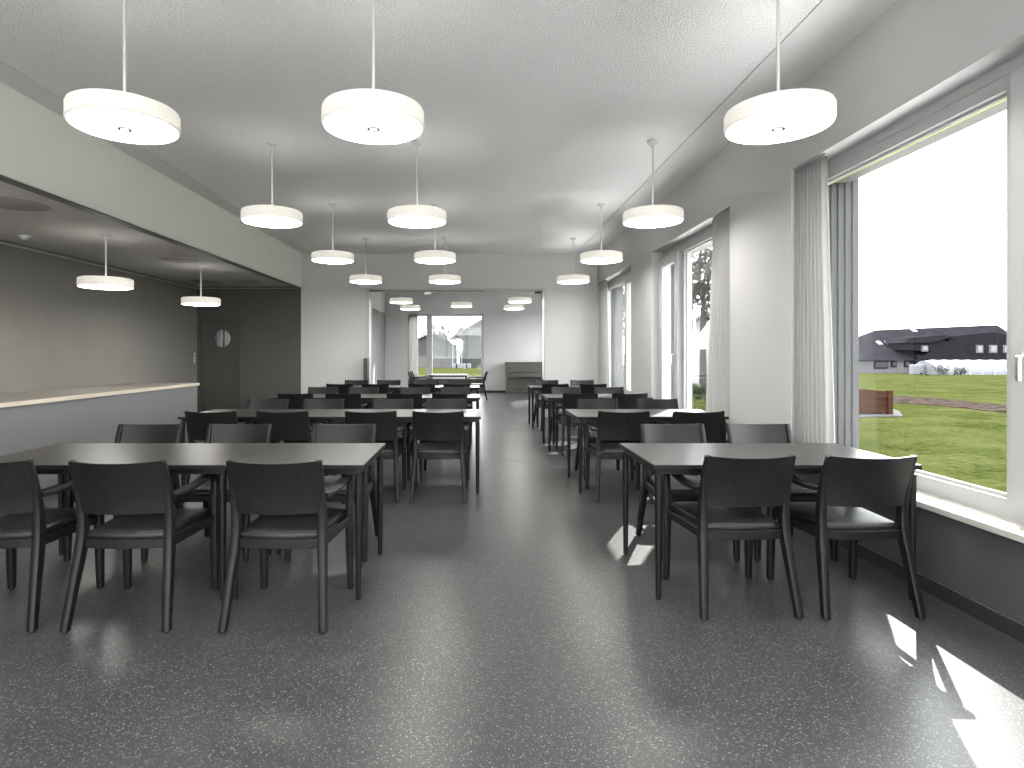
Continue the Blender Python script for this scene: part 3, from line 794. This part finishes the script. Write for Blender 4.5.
# farmhouse beyond the lawn
YB = 84.0
def Q(px, py, dy=0): return P(px, py, YB + dy)
fb0 = P(858, 372.6, 80)
fh = empty('farmhouse', (P(930, 372, 82).x, 82, gz(82))); tag(fh, 'long dark farmhouse with hipped roof and skylights beyond the lawn', 'building')
ox, oy, oz = fh.location
def fo(name, bm, m, parent=None):
    for v in bm.verts: v.co -= Vector((ox, oy, oz))
    return obj(name, bm, m, parent or fh)
xl, xr = P(850, 0, 80).x, P(1048, 0, 80).x
zb, ze = gz(78) - .3, P(0, 360, 80).z
bm = B(); box(bm, xl + .6, xr - .6, 80, 92, zb, ze + .1); fo('wall', bm, 'barn_plaster')
ra, rb_ = Q(875, 330, 2), Q(997, 324.8, 2)
bm = B()
e = [bm.verts.new(v) for v in ((xl, 79.4, ze), (xr, 79.4, ze), (xr, 92.6, ze), (xl, 92.6, ze))]
r = [bm.verts.new(ra), bm.verts.new(rb_)]
for f in ((e[0], e[1], r[1], r[0]), (e[1], e[2], r[1]), (e[2], e[3], r[0], r[1]), (e[3], e[0], r[0]), (e[3], e[2], e[1], e[0])): bm.faces.new(f)
roof = fo('roof', bm, 'barn_roof')
bm = B(); box(bm, P(918, 0, 79).x, xr - .3, 79.2, 80.5, zb, P(0, 355, 79).z); fo('barn_wall', bm, 'barn_wood')
bm = B(); prism(bm, [(P(915, 0, 79).x, ze - .2), (P(955, 0, 79).x, P(0, 336, 79).z), (P(993, 0, 79).x, P(0, 332, 79).z), (xr - .4, P(0, 345, 79).z), (xr - .4, ze - .2)], 'y', 79.0, 86.0); fo('cross_gable', bm, 'barn_wood')
# dormer
bm = B(); prism(bm, [(P(905, 0, 79).x, P(0, 350, 79).z), (P(905, 0, 79).x, P(0, 343, 79).z), (P(929, 0, 79).x, P(0, 342, 79).z), (P(944, 0, 79).x, P(0, 337, 79).z), (P(950, 0, 79).x, P(0, 352, 79).z)], 'y', 79.05, 84.5); dm = fo('dormer', bm, 'barn_wood')
bm = B(); prism(bm, [(P(903, 0, 79).x, P(0, 343, 79).z), (P(908, 0, 79).x, P(0, 338, 79).z), (P(942, 0, 79).x, P(0, 335, 79).z), (P(953, 0, 79).x, P(0, 336.5, 79).z), (P(930, 0, 79).x, P(0, 342.5, 79).z)], 'y', 78.7, 84.7); fo('dormer_roof', bm, 'barn_roof')
def wind(px0, px1, py0, py1, Y, frame='barn_plaster', pane='dark_glass'):
    a, b = P(px0, py1, Y), P(px1, py0, Y)
    bm = B(); box(bm, a.x, b.x, Y - .06, Y + .1, a.z, b.z); wdw = fo('window', bm, frame)
    t = .16
    bm = B(); box(bm, a.x + t, b.x - t, Y - .1, Y - .05, a.z + t, b.z - t); fo('pane', bm, pane, wdw)
wind(976, 983, 345, 353, 78.95); wind(989, 997, 345, 353, 78.95); wind(1003, 1010, 345, 353, 78.95)
wind(921.5, 928, 345.5, 351.5, 78.95); wind(874, 888, 361, 368.5, 79.95, frame='barn_wood'); wind(891, 896.5, 361, 367, 79.95, frame='barn_wood'); wind(904, 911, 361, 367, 79.95, frame='barn_wood')
# roof windows lie in the front slope
def slope_y(x, z):
    t = (z - ze) / (ra.z - ze); return 79.4 + t * (ra.y - 79.4)
for px, py, wd in ((883, 344, 4), (891.5, 344, 4), (921.5, 331, 5)):
    Yg = 84.0 if py < 335 else 81.9
    c = P(px, py, Yg); n_ = Vector((0, -(ra.z - ze), ra.y - 79.4)).normalized(); up_ = Vector((0, n_.z, -n_.y))
    c.y = slope_y(c.x, c.z); hw = wd / 2 / F * Yg
    bm = B()
    top, bot = [], []
    for sx, su in ((-1, -1), (1, -1), (1, 1), (-1, 1)):
        p = c + Vector((sx * hw, 0, 0)) + up_ * su * .45
        top.append(bm.verts.new(p + n_ * .25)); bot.append(bm.verts.new(p - n_ * .15))
    bm.faces.new(top); bm.faces.new(bot[::-1])
    for i in range(4): bm.faces.new((top[i], bot[i], bot[(i + 1) % 4], top[(i + 1) % 4]))
    fo('roof_window', bm, 'roof_window', roof)
# polytunnel
YT = 72.0
gx0, gx1 = P(924, 0, YT).x, P(1003, 0, YT).x
zt0 = gz(YT); rt = P(0, 360.2, YT).z - zt0
gh = empty('polytunnel', ((gx0 + gx1) / 2, YT, zt0)); tag(gh, 'white plastic film tunnel greenhouse before the farmhouse', 'greenhouse')
hw = (gx1 - gx0) / 2
prof = [(math.cos(math.pi * i / 16) * rt * 1.25, math.sin(math.pi * i / 16) * rt) for i in range(17)]
bm = B(); prism(bm, prof, 'x', -hw + 1.0, hw); obj('film', bm, 'film', gh)
bm = B(); prism(bm, [(a * .97, b * .97) for a, b in prof], 'x', -hw, -hw + 1.0); obj('end_wall', bm, 'film', gh)
for k in range(7):
    x = -hw + 1 + (2 * hw - 1) * k / 6
    bm = B(); sweep(bm, [(x, a * 1.01, b * 1.01 + .01) for a, b in prof], [(.07, .07)] * 17); obj('hoop', bm, 'rib_metal', gh)
bm = B(); box(bm, -hw - 1.6, -hw - .2, -.4, .3, 0, 1.15, bev=.05); tk = obj('door', bm, 'film', gh)

def foliage(name, c, rad, nleaf, size, m, parent, seed, squash=(1, 1, 1)):
    rr = random.Random(seed); bm = B()
    lobes = []
    for _ in range(14):
        d = Vector((rr.gauss(0, 1), rr.gauss(0, 1), rr.gauss(0, 1))).normalized() * rad * rr.uniform(.35, .72)
        lobes.append((Vector((d.x * squash[0], d.y * squash[1], d.z * squash[2])), rad * rr.uniform(.28, .45)))
    for _ in range(nleaf):
        lc, lr = rr.choice(lobes)
        d = Vector((rr.gauss(0, 1), rr.gauss(0, 1), rr.gauss(0, 1))).normalized() * lr * rr.uniform(.6, 1.05)
        p = c + lc + d
        n_ = Vector((rr.gauss(0, 1), rr.gauss(0, 1), rr.gauss(0, 1))).normalized(); u = n_.orthogonal().normalized(); v = n_.cross(u)
        s = size * rr.uniform(.6, 1.3)
        bm.faces.new([bm.verts.new(p + u * s), bm.verts.new(p + v * s * .45), bm.verts.new(p - u * s), bm.verts.new(p - v * s * .45)])
    o = obj(name, bm, m, parent); o['kind'] = 'stuff'; return o
def tree(x, y, h, rad, nleaf, size, m, label, seed, squash=(1, 1, .9), group='garden trees'):
    rr = random.Random(seed)
    t = empty('tree', (x, y, gz(y))); tag(t, label, 'tree', group)
    cz = h - rad * .9
    bm = B(); cyl(bm, 0, 0, -.2, cz, rad * .07, rad * .035, n=10); obj('trunk', bm, 'bark', t, smooth=60)
    for k in range(7):
        a = k * 2.4; bm = B(); z0 = cz * rr.uniform(.55, .95)
        e_ = Vector((math.cos(a) * rad * .7, math.sin(a) * rad * .7, cz + rad * rr.uniform(-.2, .5)))
        sweep(bm, [(0, 0, z0), tuple(e_ * .5 + Vector((0, 0, z0 * .5 + .2))), tuple(e_)], [(rad * .04, rad * .04), (rad * .025, rad * .025), (rad * .01, rad * .01)]); obj('branch', bm, 'bark', t)
    foliage('foliage', Vector((0, 0, cz)), rad, nleaf, size, m, t, seed, squash)
    return t
p = P(703, 0, 26); tree(p.x, 26, 7.3, 2.5, 2600, .13, 'leaf', 'loose leafy tree outside the window with the parasol view', 5)
p = P(668, 0, 34); tree(p.x, 34, 7.5, 2.6, 2200, .15, 'leaf', 'leafy tree standing beyond the parasol near the grey shed', 6)
p = P(626, 0, 42); tree(p.x, 42, 7.5, 2.6, 1800, .16, 'leaf', 'leafy tree seen through the corner window', 8)
# grey shed behind the trees
sp = P(700, 0, 38)
sh = empty('garden_shed', (sp.x, 38, gz(38))); tag(sh, 'grey timber shed behind the leafy trees', 'shed')
boxo('wall', 'grey_gate', sh, -2.9, 3.4, 0, 4, -.2, 2.9)
bm = B(); prism(bm, [(-3.3, 2.75), (.3, 4.3), (3.9, 2.8), (3.9, 2.95), (.3, 4.5), (-3.3, 2.9)], 'y', -.5, 4.5); obj('roof', bm, 'grey_roof', sh)
bm = B(); prism(bm, [(-2.9, 2.9), (3.4, 2.9), (.3, 4.25)], 'y', .0, 4.0); obj('gable', bm, 'grey_gate', sh)
boxo('door', 'window_white', sh, -1.6, -.7, -.04, 0, 0, 2.0)
# parasol
pp = P(718, 0, 19)
pa_ = empty('garden_parasol', (pp.x, 19, gz(19))); tag(pa_, 'white garden parasol on the lawn', 'parasol')
zt_ = P(0, 308, 19).z - gz(19); ze_ = P(0, 349, 19).z - gz(19)
bm = B(); lathe(bm, [(0, zt_ - .02), (.9, ze_ + .02), (.9, ze_), (0, zt_)], 8); obj('canopy', bm, 'parasol', pa_)
bm = B(); cyl(bm, 0, 0, .05, zt_, .02, n=10); obj('pole', bm, 'rod_white', pa_)
bm = B(); lathe(bm, [(0, 0), (.25, 0), (.25, .05), (.04, .1), (0, .1)], 16); obj('base', bm, 'concrete', pa_)
for i, (px, py, r) in enumerate(((700, 399, .35), (711, 403, .30), (692, 396, .4))):
    c = gpt(px, py); e = empty('shrub', c); tag(e, 'low %s shrub on the lawn below the parasol' % ('rounded', 'small', 'dark')[i], 'shrub', 'low garden shrubs')
    foliage('foliage', Vector((0, 0, r * .8)), r, 260, .06, 'shrub', e, 20 + i, (1.3, 1.3, .8))
    bm = B(); cyl(bm, 0, 0, -.05, r, .02, .01, n=6); obj('stem', bm, 'bark', e)
for i, (px, r) in enumerate(((942, .85), (960, .65), (925, .4))):
    y = 68.5; e = empty('bush', (P(px, 0, y).x, y, gz(y))); tag(e, '%s bush growing in front of the film tunnel' % ('tallest', 'middle-sized', 'smallest')[i], 'bush', 'bushes by the film tunnel')
    foliage('foliage', Vector((0, 0, r * .6)), r, 260, .16, 'leaf_far', e, 40 + i, (1.4, 1, .8))
    bm = B(); cyl(bm, 0, 0, -.1, r * .7, .05, .02, n=6); obj('stem', bm, 'bark', e)

# farm buildings beyond the piano room window
YF = 150.0
def far_obj(name, label, cat, Y): o = empty(name, (P(450, 0, Y).x, Y, gz(Y))); return tag(o, label, cat)
def fpoly(parent, name, m, pts, Y, depth, dz0=None):
    lx, ly, lz = parent.location
    bm = B(); q = []
    for px, py in pts:
        v = P(px, py, Y); q.append((v.x - lx, v.z - lz))
    prism(bm, q, 'y', Y - ly, Y - ly + depth); return obj(name, bm, m, parent)
b1 = far_obj('barn', 'dark timber barn with concrete base seen through the garden window', 'barn', YF)
fpoly(b1, 'base_wall', 'concrete', [(412, 369.5), (412, 355.5), (455, 355.5), (455, 369.5)], YF, 14)
fpoly(b1, 'timber_wall', 'grey_cladding', [(412, 355.5), (412, 343), (432, 334), (455, 344.5), (455, 355.5)], YF - .1, 14)
fpoly(b1, 'roof', 'grey_roof', [(409, 343.2), (432, 333.2), (457, 344.8), (457, 344.0), (432, 332.2), (409, 342.2)], YF - 1, 16)
b2 = far_obj('hay_barn', 'tall grey barn with a broad gable beside the feed silo', 'barn', YF + 8)
fpoly(b2, 'timber_wall', 'grey_cladding', [(459, 369), (459, 333.5), (540, 333.5), (540, 369)], YF + 8, 20)
fpoly(b2, 'roof', 'grey_roof', [(453, 335.5), (483, 318), (505, 306), (560, 335.5)], YF + 7, 22)
for px in (462, 472): fpoly(b2, 'brace', 'concrete', [(px, 335), (px + .6, 335), (px + 7.6, 352), (px + 7, 352)], YF + 7.7, .2)
si = far_obj('feed_silo', 'pale feed silo on legs between the two barns', 'silo', YF - 6); 
sx = P(459.5, 0, YF - 6).x - si.location.x; z_ = lambda py: P(0, py, YF - 6).z - si.location.z
rr_ = 3.6 / F * (YF - 6)
bm = B(); lathe(bm, [(rr_ * .12, z_(356.5)), (rr_, z_(350)), (rr_, z_(341.5)), (rr_ * .3, z_(339)), (0, z_(339))], 20, sx, 0); obj('tank', bm, 'silo', si, smooth=40)
for a in range(4):
    bm = B(); cyl(bm, sx + rr_ * .8 * math.cos(a * 1.57 + .8), rr_ * .8 * math.sin(a * 1.57 + .8), -.3, z_(350), .09, n=8); obj('leg', bm, 'silo', si)
bm = B(); sweep(bm, [(sx - .4, 0, z_(340)), (sx - 1.6, 0, z_(341)), (sx - 1.6, 0, 0)], [(.25, .25)] * 3); obj('fill_pipe', bm, 'silo', si)
for i, px in enumerate((454, 459, 464, 469)):
    Y = YF - 14; v = P(px, 0, Y); r = .46
    e = empty('silage_bale', (v.x, Y, gz(Y))); tag(e, '%s white wrapped silage bale from the timber barn' % ordn[i], 'bale', 'silage bales before the barns')
    bm = B(); lathe(bm, [(0, 0), (r * .9, 0), (r, .12), (r, .95), (r * .9, 1.08), (0, 1.08)], 16); obj('wrap', bm, 'film', e, smooth=40)
    bm = B(); lathe(bm, [(r * .5, 1.08), (r * .55, 1.10), (0, 1.12)], 16); obj('wrap_knot', bm, 'film', e)
p = P(444, 0, 185); tree(p.x, 185, 15.8, 7.0, 2600, .42, 'leaf_far', 'big bare-looking tree rising behind the timber barn', 9, (1.35, 1, .8), 'trees behind the barns')
p = P(408, 0, 215); tree(p.x, 215, 14, 5.5, 1500, .42, 'leaf_far', 'smaller tree behind the timber barn roof', 10, (1, 1, .9), 'trees behind the barns')
